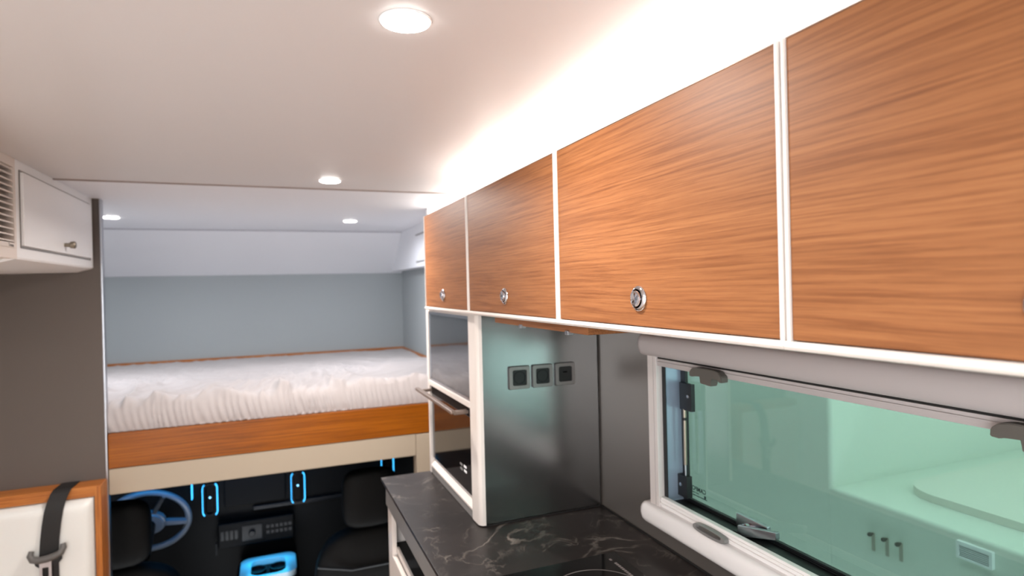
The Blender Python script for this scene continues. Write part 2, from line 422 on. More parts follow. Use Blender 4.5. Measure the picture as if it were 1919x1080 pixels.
for y0, y1, yk, lab, dbl in CABS:
    t = thing('overhead_cabinet', lab, 'cabinet', ((XD + XW) / 2, (y0 + y1) / 2, 1.436), 'teak overhead cabinets on the kitchen wall')
    link('carcass', box(XD + 0.017, XW - 0.001, y0 - 0.003, y1 + 0.003, 1.437, 1.7255, b=0.001), M_door, t)
    dy0, dy1 = y0 + 0.002, y1 - 0.002
    d = link('door', box(XD, XD + 0.016, dy0, dy1, 1.4425, 1.7275, b=0.0012), M_door, t)
    knob(d, yk, 1.4795)
    # vertical edge profiles
    wv = 0.005
    link('edge_trim', box(XD - 0.0025, XD + 0.018, y0 - 0.0035, y0 + 0.0018, 1.4405, 1.7285, b=0.0012), M_trim, t)
    link('edge_trim', box(XD - 0.0025, XD + 0.018, y1 - 0.0018, y1 + (0.0026 if dbl else 0.0012), 1.4405, 1.7285, b=0.0012), M_trim, t)
    # rounded bottom rail
    bm = BM()
    pts = [(XD + 0.02, 1.4415), (XD - 0.002, 1.4415), (XD - 0.0045, 1.4395), (XD - 0.0050, 1.4365), (XD - 0.003, 1.4335), (XD + 0.002, 1.4320), (XD + 0.02, 1.4320)]
    prism(bm, 'y', pts, y0 - 0.0040, y1 + (0.0030 if dbl else 0.0040)) if False else None
    a = [(u, v) for u, v in pts]
    prism(bm, 'y', a, y0 - 0.0042, y1 + 0.0042)
    link('bottom_rail', bm, M_trim, t)
    link('top_edge', box(XD + 0.001, XD + 0.016, y0, y1, 1.7278, 1.7292, b=0.0004), M_handle, t)
    if lab.startswith('leftmost'):
        link('end_panel', box(XD, XW - 0.001, y1 + 0.0045, y1 + 0.012, 1.433, 1.729, b=0.002), M_trim, t)
# wooden lamp rail under the cabinets
t = thing('under_cabinet_rail', 'short teak rail with small clips under the overhead cabinets, above the sockets', 'rail', (0.53, 1.05, 1.414))
link('rail', box(0.478, 0.60, 0.86, 1.300, 1.4165, 1.4315, b=0.002), M_door, t)
for y in (1.14, 0.93): link('clip', box(0.474, 0.486, y - 0.006, y + 0.006, 1.4125, 1.4200, b=0.001), M_satin, t)
# LED strip
t = thing('led_strip', 'lit LED strip on top of the teak overhead cabinets washing the ceiling', 'light strip', (0.635, 0.62, 1.7256))
link('aluminium_profile', box(0.623, 0.647, -0.60, 1.85, 1.7256, 1.740, b=0.001), M_satin, t)
link('diffuser', box(0.626, 0.644, -0.60, 1.85, 1.7403, 1.746, b=0.002), M_led, t)

# ------------------------------------------------------------------ tall appliance cabinet
XF = 0.468; PY = 1.413
t = thing('appliance_cabinet', 'grey-sided appliance column standing on the dark worktop, with white edge profiles', 'cabinet', (0.64, 1.66, 0.9))
link('side_panel', box(0.483, XW - 0.0045, PY, PY + 0.016, 0.9045, 1.4315, b=0.0008), M_steel, t)
bm = BM()
prism(bm, 'z', [(0.484, PY - 0.0015), (0.4755, PY - 0.0010), (0.4705, PY + 0.004), (0.4675, PY + 0.012), (0.4665, PY + 0.055), (0.484, PY + 0.055)], 0.9032, 1.4312)
link('corner_profile', bm, M_trim, t)
link('far_panel', box(0.4665, XW - 0.001, 1.895, 1.912, 0.9032, 1.4312, b=0.001), M_trim, t)
link('back_body', box(0.492, XW - 0.001, PY + 0.017, 1.894, 0.955, 1.425), M_cab, t)
link('top_rail', box(0.4665, 0.49, PY + 0.056, 1.894, 1.4255, 1.4312, b=0.0008), M_trim, t)
link('shelf_edge', box(0.4650, 0.494, PY + 0.056, 1.894, 1.1885, 1.2035, b=0.001), M_trim, t)
bm = BM(); prism(bm, 'y', [(0.4665, 0.9245), (0.4665, 0.9290), (0.4870, 0.9525), (0.492, 0.9525), (0.492, 0.9245)], PY + 0.056, 1.894)
link('bottom_ledge', bm, M_trim, t)
link('plinth', box(0.4690, 0.49, PY + 0.056, 1.894, 0.9012, 0.9240, b=0.0008), M_grip, t)
f = thing('microwave', 'grey mirror-fronted flap appliance above the oven reflecting the bed', 'appliance', (0.475, 1.68, 1.204))
link('mirror_glass', box(0.470, 0.476, 1.480, 1.884, 1.2125, 1.4160, b=0.0008), M_mirror, f)
bm = BM(); ringprism(bm, 'x', rrect(1.4700, 1.8935, 1.2040, 1.4250, 0.002, 2), rrect(1.479, 1.885, 1.2120, 1.4165, 0.0015, 2), 0.4690, 0.4905)
link('frame', bm, M_satin, f)
o = thing('oven', 'dark brown glass oven door with a long bronze-grey bar handle', 'oven', (0.475, 1.68, 0.953))
link('door_glass', box(0.4735, 0.4910, 1.470, 1.893, 0.9530, 1.1600, b=0.0015), M_ovend, o)
link('top_panel', box(0.4720, 0.4910, 1.470, 1.893, 1.1605, 1.1880, b=0.0015), M_cab, o)
hb = link('handle', box(0.424, 0.4385, 1.500, 1.915, 1.1690, 1.1790, b=0.0035, seg=3), M_handle, o)
link('handle_bracket', box(0.433, 0.4735, 1.500, 1.5240, 1.1670, 1.1760, b=0.002), M_handle, hb)
link('handle_bracket', box(0.433, 0.4735, 1.884, 1.8930, 1.1670, 1.1760, b=0.002), M_handle, hb)
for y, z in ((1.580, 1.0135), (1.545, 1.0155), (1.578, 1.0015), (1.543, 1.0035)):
    link('switch_reflection', box(0.4728, 0.4736, y - 0.011, y + 0.011, z - 0.003, z + 0.003, b=0.0002), M_grip if y > 1.56 else M_white, o)  # flat marks standing in for switches reflected in the oven glass

# ------------------------------------------------------------------ sockets
SL = ['leftmost of the three black sockets, in a bright grey metal frame', 'middle socket of the three in grey metal frames', 'rightmost of the three sockets, in the darker part of the panel']
for i, (xa, xb) in enumerate(((0.5535, 0.6100), (0.6185, 0.6745), (0.6840, 0.7400))):
    za, zb = 1.2375, 1.2945
    s = thing('wall_socket', SL[i], 'socket', ((xa + xb) / 2, PY - 0.001, 1.266), 'wall sockets on the grey panel')
    bm = BM()
    ringprism(bm, 'y', rrect(xa, xb, za, zb, 0.004), rrect(xa + 0.0085, xb - 0.0085, za + 0.0085, zb - 0.0085, 0.005), PY - 0.0075, PY - 0.0003)
    es = [e for e in bm.edges if all(abs(v.co.y - (PY - 0.0075)) < 1e-6 for v in e.verts) and len(e.link_faces) == 2 and max(abs(v.co.x - (xa + xb) / 2) for v in e.verts) + 0 >= 0]
    link('frame', bm, M_sock, s)
    bm = BM(); ringprism(bm, 'y', rrect(xa - 0.0012, xb + 0.0012, za - 0.0012, zb + 0.0012, 0.005), rrect(xa + 0.002, xb - 0.002, za + 0.002, zb - 0.002, 0.004), PY - 0.0035, PY - 0.0003)
    link('shadow_frame', bm, M_sockin, s)
    bm = BM(); prism(bm, 'y', rrect(xa + 0.0088, xb - 0.0088, za + 0.0088, zb - 0.0088, 0.005), PY - 0.0045, PY - 0.0003)
    link('insert', bm, M_sockin, s)
    bm = BM()
    cx, cz = (xa + xb) / 2, (za + zb) / 2
    if i < 2:
        ringprism(bm, 'y', [(cx + 0.016 * math.cos(a * PI / 12), cz + 0.016 * math.sin(a * PI / 12)) for a in range(24)], [(cx + 0.0150 * math.cos(a * PI / 12), cz + 0.0150 * math.sin(a * PI / 12)) for a in range(24)], PY - 0.0052, PY - 0.0046)
    else:
        bx(bm, cx - 0.006, cx + 0.006, PY - 0.0052, PY - 0.0046, cz + 0.003, cz + 0.007, b=0.0003)
    link('contact', bm, M_cab, s)

# ------------------------------------------------------------------ worktop, base cabinet, cooktop
t = thing('worktop', 'long black marble-look kitchen worktop with pale veins', 'worktop', (0.56, 0.5, 0.86))
link('slab', box(0.309, XW - 0.0045, -0.75, 1.925, 0.8900, 0.9, b=0.0012), M_marble, t)
link('front_edge', box(0.3205, 0.345, -0.75, 1.909, 0.8180, 0.8840, b=0.0015), M_grip, t)
link('shadow_gap', box(0.328, 0.80, -0.74, 1.908, 0.8842, 0.8899), M_gap, t)
bm = BM(); bx(bm, XW - 0.0042, XW - 0.0006, -0.75, 1.41, 0.8985, 0.9035, b=0.001)
bx(bm, 0.484, XW - 0.0045, PY - 0.0030, PY - 0.0005, 0.9003, 0.9038, b=0.0008)
link('sealant', bm, M_gap, t)
t = thing('base_cabinet', 'white framed kitchen base unit with an open dark compartment under the worktop', 'cabinet', (0.56, 0.6, 0))
link('end_panel', box(0.326, XW - 0.002, 1.888, 1.908, 0.0, 0.8175, b=0.001), M_trim, t)
link('front_stile', box(0.3240, 0.338, 1.835, 1.8875, 0.0, 0.8175, b=0.001), M_trim, t)
link('shelf', box(0.345, 0.80, -0.7, 1.886, 0.690, 0.706, b=0.001), M_cab, t)
link('shelf_lip', box(0.338, 0.3445, -0.7, 1.834, 0.688, 0.709, b=0.001), M_trim, t)
br = link('hinge_bracket', box(0.340, 0.372, 1.872, 1.887, 0.7065, 0.8150, b=0.002), M_trim, t)
link('pivot_pin', lathe(BM(), [(0.004, 0), (0.004, -0.006), (0.002, -0.007)], 16, (0.366, 1.872, 0.752), axis='y'), M_chrome, br)
link('back_board', box(0.60, 0.81, -0.7, 1.886, 0.707, 0.8800), M_cab, t)
link('lower_door', box(0.324, 0.338, -0.7, 1.834, 0.06, 0.684, b=0.001), M_trim, t)
c = thing('cooktop', 'black glass cooktop set in the worktop beneath the window', 'cooktop', (0.52, 0.93, 0.9))
bm = BM(); prism(bm, 'z', rrect(0.345, 0.694, 0.62, 1.154, 0.006, 4), 0.9002, 0.9030)
link('glass_plate', bm, M_blackglass, c)
bm = BM(); ringprism(bm, 'z', rrect(0.343, 0.696, 0.618, 1.156, 0.007, 4), rrect(0.3455, 0.6935, 0.6205, 1.1535, 0.006, 4), 0.9002, 0.9018)
link('rim', bm, M_gap, c)
for cx, cy, r in ((0.575, 1.01, 0.095), (0.50, 0.76, 0.08)):
    bm = BM(); ringprism(bm, 'z', [(cx + r * math.cos(a * PI / 32), cy + r * math.sin(a * PI / 32)) for a in range(64)], [(cx + (r - .0015) * math.cos(a * PI / 32), cy + (r - .0015) * math.sin(a * PI / 32)) for a in range(64)], 0.9031, 0.9033)
    link('heating_zone', bm, M_print, c)
bm = BM(); bx(bm, 0.664, 0.669, 1.118, 1.126, 0.9031, 0.9033)
for k in range(9): bx(bm, 0.665, 0.671, 1.106 - k * 0.0075, 1.1005 - k * 0.0075, 0.9031, 0.9033)
link('printed_mark', bm, M_print, c)

# ------------------------------------------------------------------ window
t = bpy.data.objects.new('window_1', None); C.objects.link(t); t.location = (XW, 0.69, 0.95); LOC[t] = Vector((XW, 0.69, 0.95)); t['kind'] = 'structure'
t.empty_display_size = 0.05
# top roller cassette with rounded profile and rounded end
def cassette(z0, z1, xf, y0, y1, name, m):
    bm = BM(); prof = []
    n = 10
    for k in range(n + 1):
        a = -PI / 2 + PI * k / n
        prof.append((xf + 0.012 - 0.012 * math.cos(a), (z0 + z1) / 2 + (z1 - z0) / 2 * (abs(math.sin(a)) ** 0.8) * (1 if a > 0 else -1)))
    prof = [(XW - 0.0003, z0)] + prof + [(XW - 0.0003, z1)]
    zc = (z0 + z1) / 2
    rings = []
    ys = [(y0, 0.25), (y0 + 0.003, 0.7), (y0 + 0.010, 0.93), (y0 + 0.02, 1.0), (y1 - 0.02, 1.0), (y1 - 0.010, 0.93), (y1 - 0.003, 0.7), (y1, 0.25)]
    for y, s in ys:
        rings.append([bm.verts.new((XW - 0.0003 + (u - XW) * (0.55 + 0.45 * s), y, zc + (v - zc) * s)) for u, v in prof])
    for A, B in zip(rings, rings[1:]):
        for i in range(len(prof)): bm.faces.new((A[i], A[(i + 1) % len(prof)], B[(i + 1) % len(prof)], B[i]))
    bm.faces.new(rings[0]); bm.faces.new(rings[-1][::-1])
    return link(name, bm, m, t, smooth=50)
cassette(1.3345, 1.3830, 0.782, 0.200, 1.183, 'roller_cassette', M_wing)
cassette(0.9470, 0.9940, 0.785, 0.195, 1.190, 'window_sill', M_winw)
for y0, y1 in ((1.1295, 1.163), (0.217, 0.2505)):
    fr = link('side_rail', box(0.8000, XW - 0.0004, y0, y1, 0.9900, 1.3360, b=0.0015), M_rail, t)
    link('rail_groove', box(0.7992, 0.8002, y0 + 0.010, y0 + 0.0115, 0.995, 1.333), M_wing, fr)
rl = link('lower_rail', box(0.8050, XW - 0.0004, 0.2510, 1.1290, 0.9942, 1.0160, b=0.001), M_winw, t)
for z, d in ((1.0015, 0.0035), (1.0085, 0.002)):
    link('ridge', box(0.8050 - d, 0.8052, 0.2510, 1.1285, z - 0.0022, z + 0.0022, b=0.0006), M_winw, rl)
ur = link('upper_rail', box(0.8030, XW - 0.0004, 0.2510, 1.1290, 1.3125, 1.3290, b=0.001), M_wing, t)
link('ridge', box(0.8010, 0.8035, 0.2515, 1.1285, 1.3210, 1.3235, b=0.0005), M_wing, ur)
link('shadow_gap', box(0.8045, XW - 0.0004, 0.2510, 1.1290, 1.3292, 1.3344), M_gap, t)
# reveal and black seal
bm = BM(); ringprism(bm, 'x', rrect(WY0, WY1, WZ0, WZ1, 0.008, 3), rrect(WY0 + 0.005, WY1 - 0.005, WZ0 + 0.004, WZ1 - 0.004, 0.006, 3), 0.8175, 0.8600)
link('reveal', bm, M_reveal, t)
bm = BM(); bx(bm, 0.8152, 0.8172, WY1 - 0.008, WY1 + 0.004, WZ0 + 0.016, WZ1 - 0.01)
link('inner_seal', bm, M_black, t)
bm = BM(); ringprism(bm, 'x', rrect(WY0 - 0.02, WY1 + 0.02, WZ0 - 0.02, WZ1 + 0.02, 0.02, 3), rrect(WY0 + 0.020, WY1 - 0.020, WZ0 + 0.0135, WZ1 - 0.012, 0.006, 3), 0.8605, 0.8680)
link('seal', bm, M_black, t)
link('seal_lining', box(0.8176, 0.8604, WY0 + 0.006, WY1 - 0.006, WZ0 + 0.0042, WZ0 + 0.0060), M_black, t)
for d in (0.004, 0.009):
    bm = BM(); bx(bm, 0.8585, 0.8604, WY0 + 0.01, WY1 - 0.015, WZ0 + 0.004 + d, WZ0 + 0.0055 + d)
    link('seal_lip', bm, M_black, t)
link('glass_pane', box(0.8690, 0.8720, WY0 - 0.02, WY1 + 0.02, WZ0 - 0.02, WZ1 + 0.02), M_glass, t)
# hinge struts
link('strut_bracket', box(0.850, 0.8604, 1.072, 1.113, 1.2130, 1.2740, b=0.001), M_black, t)
link('screw', lathe(BM(), [(0.0035, 0), (0.0035, -0.0015), (0.0015, -0.0018), (0.0015, -0.0006)], 20, (0.8499, 1.083, 1.246), axis='x'), M_satin, t)
bb = link('strut_bracket', box(0.845, 0.8604, 1.088, 1.120, 1.0180, 1.0660, b=0.001), M_black, t)
link('screw', lathe(BM(), [(0.004, 0), (0.004, -0.002), (0.0015, -0.0025)], 20, (0.8449, 1.108, 1.045), axis='x'), M_satin, bb)
st = link('gas_strut', tube(BM(), [(0.8530, 1.1000, 1.215), (0.8520, 1.0995, 1.09)], 0.0038, 14), M_nickel, t)
link('strut_rod', tube(BM(), [(0.8520, 1.0995, 1.0898), (0.8520, 1.0990, 1.056)], 0.0022, 12), M_satin, st)
link('strut_collar', tube(BM(), [(0.8522, 1.0996, 1.196), (0.8522, 1.0996, 1.190)], 0.0043, 14), M_black, st)
# lever latch
lv = link('latch_base', box(0.8500, 0.8602, 0.862, 0.943, 1.0130, 1.0370, b=0.0025), M_satin, t)
link('latch_arm_pivot', lathe(BM(), [(0.0095, 0), (0.0095, -0.012), (0.008, -0.014)], 28, (0.8495, 0.905, 1.0200), axis='x'), M_chrome, lv)
bm = BM()
bx(bm, 0.8300, 0.8410, 0.822, 0.9180, 1.0020, 1.0245, b=0.002)
for v in bm.verts:
    q = (0.918 - v.co.y) / 0.096; v.co.z = 1.013 + (v.co.z - 1.01325) * (1 - 0.4 * q) + 0.0245 * q
link('latch_arm', bm, M_satin, lv)
bm = BM(); bx(bm, 0.830, 0.850, 0.900, 0.9300, 1.0035, 1.0100, b=0.001)
link('latch_tongue', bm, M_black, lv)
# blind hooks on the upper rail
def hook(yc):
    bm = BM()
    out = [(-0.047, -0.016), (-0.046, -0.006), (-0.038, 0.001), (-0.026, 0.0035), (0.026, 0.0035), (0.038, 0.001), (0.047, -0.007), (0.048, -0.018), (0.040, -0.0185),
           (0.036, -0.0125), (0.020, -0.0125), (0.017, -0.0290), (-0.014, -0.0270), (-0.014, -0.0125), (-0.030, -0.0135), (-0.036, -0.017)]
    prism(bm, 'x', [(yc - u, 1.3245 + v) for u, v in out], 0.7860, 0.8028)
    bmesh.ops.bevel(bm, geom=[e for e in bm.edges if e.calc_length() > 0.001], offset=0.0012, segments=2, affect='EDGES')
    link('blind_hook', bm, M_hook, t)
hook(0.950); hook(0.400)
# blind grip on the sill rail
def grip(yc):
    bm = BM()
    g1 = [(yc + 0.046 * math.cos(a * PI / 16) , 1.0010 + 0.0088 * math.copysign(abs(math.sin(a * PI / 16)) ** 0.6, math.sin(a * PI / 16))) for a in range(32)]
    g2 = [(yc + 0.036 * math.cos(a * PI / 16), 1.0030 + 0.0050 * math.copysign(abs(math.sin(a * PI / 16)) ** 0.5, math.sin(a * PI / 16))) for a in range(32)]
    ringprism(bm, 'x', g1, g2, 0.7900, 0.8018)
    g = link('blind_grip', bm, M_grip, t)
    bm = BM(); prism(bm, 'x', g2, 0.7975, 0.8018); link('grip_recess', bm, M_hook, g)
grip(0.955); grip(0.425)
# printed glass mark, readable from outside (mirrored from here)
def text_mesh(txt, size, bold=0.0):
    cu = bpy.data.curves.new('text', 'FONT'); cu.body = txt; cu.size = size; cu.offset = bold; cu.extrude = 0.0001; cu.align_x = 'CENTER'
    o = bpy.data.objects.new('tmp', cu); C.objects.link(o)
    dg = bpy.context.evaluated_depsgraph_get(); me = bpy.data.meshes.new_from_object(o.evaluated_get(dg))
    bpy.data.objects.remove(o); bm = BM(); bm.from_mesh(me); bpy.data.meshes.remove(me); return bm
bm = text_mesh('CAMPO', 0.0135, 0.0003)
for v in bm.verts:
    x, y, z = v.co
    v.co = (0.8686 + z, 1.0765 + x, 1.0335 + y)
gm = link('glass_print', bm, M_ink, t, flat=True)
bm = BM()
for row, (za, segs) in enumerate(((1.0285, ((1.098, 1.091), (1.087, 1.077))), (1.0225, ((1.098, 1.089), (1.085, 1.074), (1.071, 1.052))))):
    for a, b in segs:
        y = a
        while y > b: bx(bm, 0.8684, 0.8688, y - 0.0014, y, za - 0.0012, za + 0.0012); y -= 0.0021
link('small_print', bm, M_ink, t, flat=True)
link('approval_mark', lathe(BM(), [(0.0034, 0), (0.0034, -0.0004)], 20, (0.8689, 1.0565, 1.0270), axis='x'), M_ink, t)

# ------------------------------------------------------------------ left overhead cabinet with louvred unit
XL = -0.607
t = thing('side_cabinet', 'white overhead cabinet on the left with one door and a nickel knob', 'cabinet', (-0.8, 2.26, 1.60))
bm = BM()
prism(bm, 'y', [(XL, 1.8595), (XL, 1.606), (XL - 0.004, 1.601), (XL - 0.05, 1.588), (-0.999, 1.583), (-0.999, 1.8595)], 1.905, YP - 0.001)
link('carcass', bm, M_white, t)
d = link('door', box(XL + 0.0005, XL + 0.0090, 1.933, 2.573, 1.6365, 1.8300, b=0.0015), M_white, t)
bm = BM(); ringprism(bm, 'x', rrect(1.9285, 2.5780, 1.6305, 1.8355, 0.0015, 2), rrect(1.9305, 2.5750, 1.6345, 1.8315, 0.0010, 2), XL + 0.0002, XL + 0.0022)
link('door_gap', bm, M_grip, t)
link('knob', lathe(BM(), [(0.006, 0.0), (0.0065, 0.012), (0.0105, 0.016), (0.0115, 0.026), (0.009, 0.029), (0.0003, 0.030)], 28, (XL + 0.009, 2.26, 1.663), axis='x'), M_nickel, d)
u = thing('louvre_unit', 'white louvred air outlet cut off by the left edge of the photo', 'air vent', (-0.8, 1.65, 1.60))
bm = BM()
prism(bm, 'y', [(XL - 0.030, 1.8595), (XL - 0.03, 1.6), (XL - 0.05, 1.588), (-0.999, 1.583), (-0.999, 1.8595)], 1.40, 1.904)
link('housing', bm, M_white, u)
link('dark_core', box(XL - 0.0295, XL - 0.028, 1.421, 1.885, 1.641, 1.834), M_slot, u)
bm = BM(); ringprism(bm, 'x', rrect(1.400, 1.9045, 1.6015, 1.8595, 0.001, 2), rrect(1.42, 1.8860, 1.6405, 1.8345, 0.003, 2), XL - 0.029, XL + 0.0005)
fr = link('frame', bm, M_grille, u)
bm = BM(); ringprism(bm, 'x', rrect(1.4150, 1.8900, 1.6280, 1.8400, 0.004, 2), rrect(1.4200, 1.8860, 1.6400, 1.8350, 0.003, 2), XL + 0.0006, XL + 0.0030)
link('grille_border', bm, M_grille, u)
ns = 13
for k in range(ns):
    z = 1.6480 + (1.832 - 1.648) * k / (ns - 1)
    bm = BM(); prism(bm, 'y', [(XL + 0.001, z - 0.0048), (XL + 0.001, z - 0.0008), (XL - 0.020, z + 0.0040), (XL - 0.020, z + 0.0005)], 1.4205, 1.8855)
    link('slat', bm, M_grille, u)
bm = text_mesh('Truma', 0.012, 0.0002)
for v in bm.verts:
    x, y, z = v.co; v.co = (XL + 0.0033 + z, 1.860 + x, 1.6300 + y)
link('maker_mark', bm, M_print, u, flat=True)

# ------------------------------------------------------------------ bed
t = thing('bed', 'raised alcove bed base with a teak front board over a cream board', 'bed', (0, YP + 0.7, 0.758))
link('front_board', box(-0.577, 0.66, YP + 0.001, YP + 0.026, 0.8560, 0.9860, b=0.004), M_bed, t)
link('lower_board', box(-0.577, 0.577, YP + 0.004, YP + 0.024, 0.7590, 0.8550, b=0.003), M_beige, t)
link('platform', box(-1.07, 0.84, YP + 0.064, YB - 0.022, 0.8900, 0.9820), M_beige, t)
def mattress():
    bm = BM()
    x0, x1 = -1.06, 0.832; y0, y1 = YP + 0.008, YB - 0.024
    nx = 330
    prof = []
    for k in range(7): prof.append((y0 + 0.012 - 0.004 * math.sin(PI * k / 7), 0.9875 + 0.0565 * k / 6, 0))        # front face
    for k in range(1, 9):
        a = PI / 2 * k / 8; prof.append((y0 + 0.010 + 0.045 * (1 - math.cos(a)), 1.044 + 0.040 * math.sin(a), k / 8))
    n2 = 150
    for k in range(1, n2 + 1): prof.append((y0 + 0.055 + (y1 - y0 - 0.055) * (k / n2), 1.084, 1))
    grid = []
    for i in range(nx + 1):
        x = x0 + (x1 - x0) * i / nx
        row = []
        # gathers of the elastic hem
        ph = x * 260 + 9 * noise.noise(Vector((x * 5, 3.1, 0))) + 3 * noise.noise(Vector((x * 19, 0, 4)))
        amp = 0.0038 * (0.4 + 0.9 * abs(noise.noise(Vector((x * 4, 9, 1)))) * 2)
        for (y, z, s) in prof:
            q = 1 - s
            dy = -q * amp * math.sin(ph + 9 * (z - 0.99) * 6) * (1.1 if s < 1 else 0)
            dz = 0.0
            if s < 1: dz += 0.004 * math.sin(ph * 0.5 + 1) * s
            if s == 0:
                hem = 0.5 + 0.5 * noise.noise(Vector((x * 8, 2, 2)))
                dz += (0.99 - z) * 0 + hem * 0.006 * (1 - (z - 0.986) / 0.058)
            if s >= 0.3:
                dfront = y - y0
                fall = math.exp(-dfront / 0.75)
                # diagonal ridged wrinkles
                wob = 0.28 * noise.noise(Vector((x * 1.8, y * 1.4, 5)))
                a1 = (x * 0.86 + y * 0.5 + wob); b1 = (-x * 0.5 + y * 0.86)
                r1 = 1 - abs(noise.noise(Vector((a1 * 9, b1 * 1.6, 0)))) * 2
                a2 = (x * 0.97 - y * 0.25 + wob * 0.8); b2 = (x * 0.25 + y * 0.97)
                r2 = 1 - abs(noise.noise(Vector((a2 * 16, b2 * 2.6, 7)))) * 2
                dz += s * (0.040 * fall * max(0, r1) ** 2.2 + 0.020 * fall * max(0, r2) ** 3 + 0.006 * noise.noise(Vector((x * 2.5, y * 2.5, 1))))
            row.append(bm.verts.new((x, y + dy, z + dz)))
        grid.append(row)
    m = len(prof)
    for i in range(nx):
        for j in range(m - 1):
            bm.faces.new((grid[i][j], grid[i + 1][j], grid[i + 1][j + 1], grid[i][j + 1]))
    # sides, back and bottom
    zb = 0.970
    bot = [[bm.verts.new((grid[i][0].co.x, y0 + 0.012, 0.9875)) , bm.verts.new((grid[i][0].co.x, y1, 0.9875))] for i in range(nx + 1)]
    for i in range(nx):
        bm.faces.new((grid[i][0], bot[i][0], bot[i + 1][0], grid[i + 1][0]))
        bm.faces.new((bot[i][0], bot[i][1], bot[i + 1][1], bot[i + 1][0]))
        bm.faces.new((grid[i][m - 1], grid[i + 1][m - 1], bot[i + 1][1], bot[i][1]))
    bm.faces.new([v for v in grid[0]] + [bot[0][1], bot[0][0]])
    bm.faces.new([v for v in grid[nx]][::-1] + [bot[nx][0], bot[nx][1]])
    return bm
tag(link('mattress', mattress(), M_sheet, smooth=80), 'wide mattress under a wrinkled off-white fitted sheet on the alcove bed', 'mattress')


# ------------------------------------------------------------------ alcove cabinet at the right
t = thing('alcove_cabinet', 'small white overhead cupboard in the alcove beside the teak cabinets, above the bed', 'cabinet', (0.81, 3.4, 1.618))
bm = BM()
prism(bm, 'x', [(YP + 0.052, 1.624), (YP + 0.052, CEIL - 0.0005), (3.762, CEIL - 0.0005), (4.138, 1.622)], 0.775, 0.844)
link('carcass', bm, M_alc, t)
d = link('door', box(0.7715, 0.7745, YP + 0.07, 3.380, 1.656, 1.800, b=0.001), M_alc, t)
link('finger_slot', box(0.7738, 0.7748, YP + 0.07, 3.386, 1.8005, 1.8090), M_grip, t)
link('finger_slot', box(0.7738, 0.7748, YP + 0.07, 3.386, 1.6470, 1.6555), M_grip, t)

# ------------------------------------------------------------------ bench backrest and belt
YS = 2.53
t = thing('bench_backrest', 'white leather seat backrest in a teak frame below the grey partition', 'seat', (-0.79, YP - 0.05, 0))
link('top_frame', box(-0.999, -0.583, YS, YP - 0.0015, 0.787, 0.8250, b=0.003), M_fx, t)
link('side_frame', box(-0.6020, -0.5815, YS - 0.0005, YP - 0.0015, 0.0, 0.8240, b=0.003), M_fz, t)
def cushion():
    bm = BM(); nx, nz = 36, 40
    X0, X1, Z0, Z1 = -0.998, -0.6035, 0.25, 0.7865
    g = []
    for i in range(nx + 1):
        row = []
        for k in range(nz + 1):
            u = -1 + 2 * i / nx; v = -1 + 2 * k / nz
            x = (X0 + X1) / 2 + (X1 - X0) / 2 * u; z = (Z0 + Z1) / 2 + (Z1 - Z0) / 2 * v
            # rounded-rectangle pillow profile
            ex = min(1, (1 - abs(u)) * (X1 - X0) / 2 / 0.035); ez = min(1, (1 - abs(v)) * (Z1 - Z0) / 2 / 0.035)
            h = (1 - (1 - ex) ** 2.4) ** 0.5 * (1 - (1 - ez) ** 2.4) ** 0.5
            row.append(bm.verts.new((x, YS + 0.012 - 0.040 * h, z)))
        g.append(row)
    for i in range(nx):
        for k in range(nz): bm.faces.new((g[i][k], g[i + 1][k], g[i + 1][k + 1], g[i][k + 1]))
    ret = bmesh.ops.extrude_edge_only(bm, edges=[e for e in bm.edges if e.is_boundary])
    for v in ret['geom']:
        if isinstance(v, bmesh.types.BMVert): v.co.y = YP - 0.03
    bmesh.ops.holes_fill(bm, edges=[e for e in bm.edges if e.is_boundary])
    return bm
link('cushion', cushion(), M_leather, t, smooth=60)
b = thing('seat_belt', 'black seat belt with grey tongue hanging over the white backrest', 'seat belt', (-0.72, YS - 0.03, 0.3))
bm = BM()
path = [(-0.690, YP - 0.004, 0.8275), (-0.692, 2.56, 0.8285), (-0.695, YS + 0.002, 0.8275), (-0.699, YS - 0.010, 0.818), (-0.706, YS - 0.024, 0.795), (-0.7125, YS - 0.033, 0.765),
        (-0.7190, YS - 0.036, 0.72), (-0.7245, YS - 0.036, 0.67), (-0.7285, YS - 0.034, 0.62), (-0.7285, YS - 0.033, 0.56), (-0.7290, YS - 0.033, 0.45), (-0.7300, YS - 0.033, 0.30)]
prev = None; hw = 0.0275
dens = []
for a, c_ in zip(path, path[1:]):
    for k in range(4): dens.append(Vector(a).lerp(Vector(c_), k / 4))
dens.append(Vector(path[-1]))
for i, pnt in enumerate(dens):
    tan = (dens[min(i + 1, len(dens) - 1)] - dens[max(i - 1, 0)]).normalized()
    nrm = tan.cross(Vector((1, 0, 0))).normalized()
    ring = [bm.verts.new(pnt + Vector((s * hw, 0, 0)) + nrm * q) for s, q in ((-1, 0.0007), (1, 0.0007), (1, -0.0007), (-1, -0.0007))]
    if prev:
        for k in range(4): bm.faces.new((prev[k], prev[(k + 1) % 4], ring[(k + 1) % 4], ring[k]))
    else: bm.faces.new(ring)
    prev = ring
bm.faces.new(prev[::-1])
link('webbing', bm, M_belt, b)
yt = YS - 0.043
bm = BM()   # plastic bow the webbing runs through, slightly tilted
pts = [(-0.775, yt + 0.002, 0.640), (-0.778, yt - 0.002, 0.626), (-0.771, yt - 0.006, 0.613), (-0.752, yt - 0.008, 0.609), (-0.729, yt - 0.008, 0.611), (-0.706, yt - 0.008, 0.617), (-0.691, yt - 0.006, 0.625), (-0.684, yt - 0.002, 0.640), (-0.687, yt + 0.002, 0.652)]
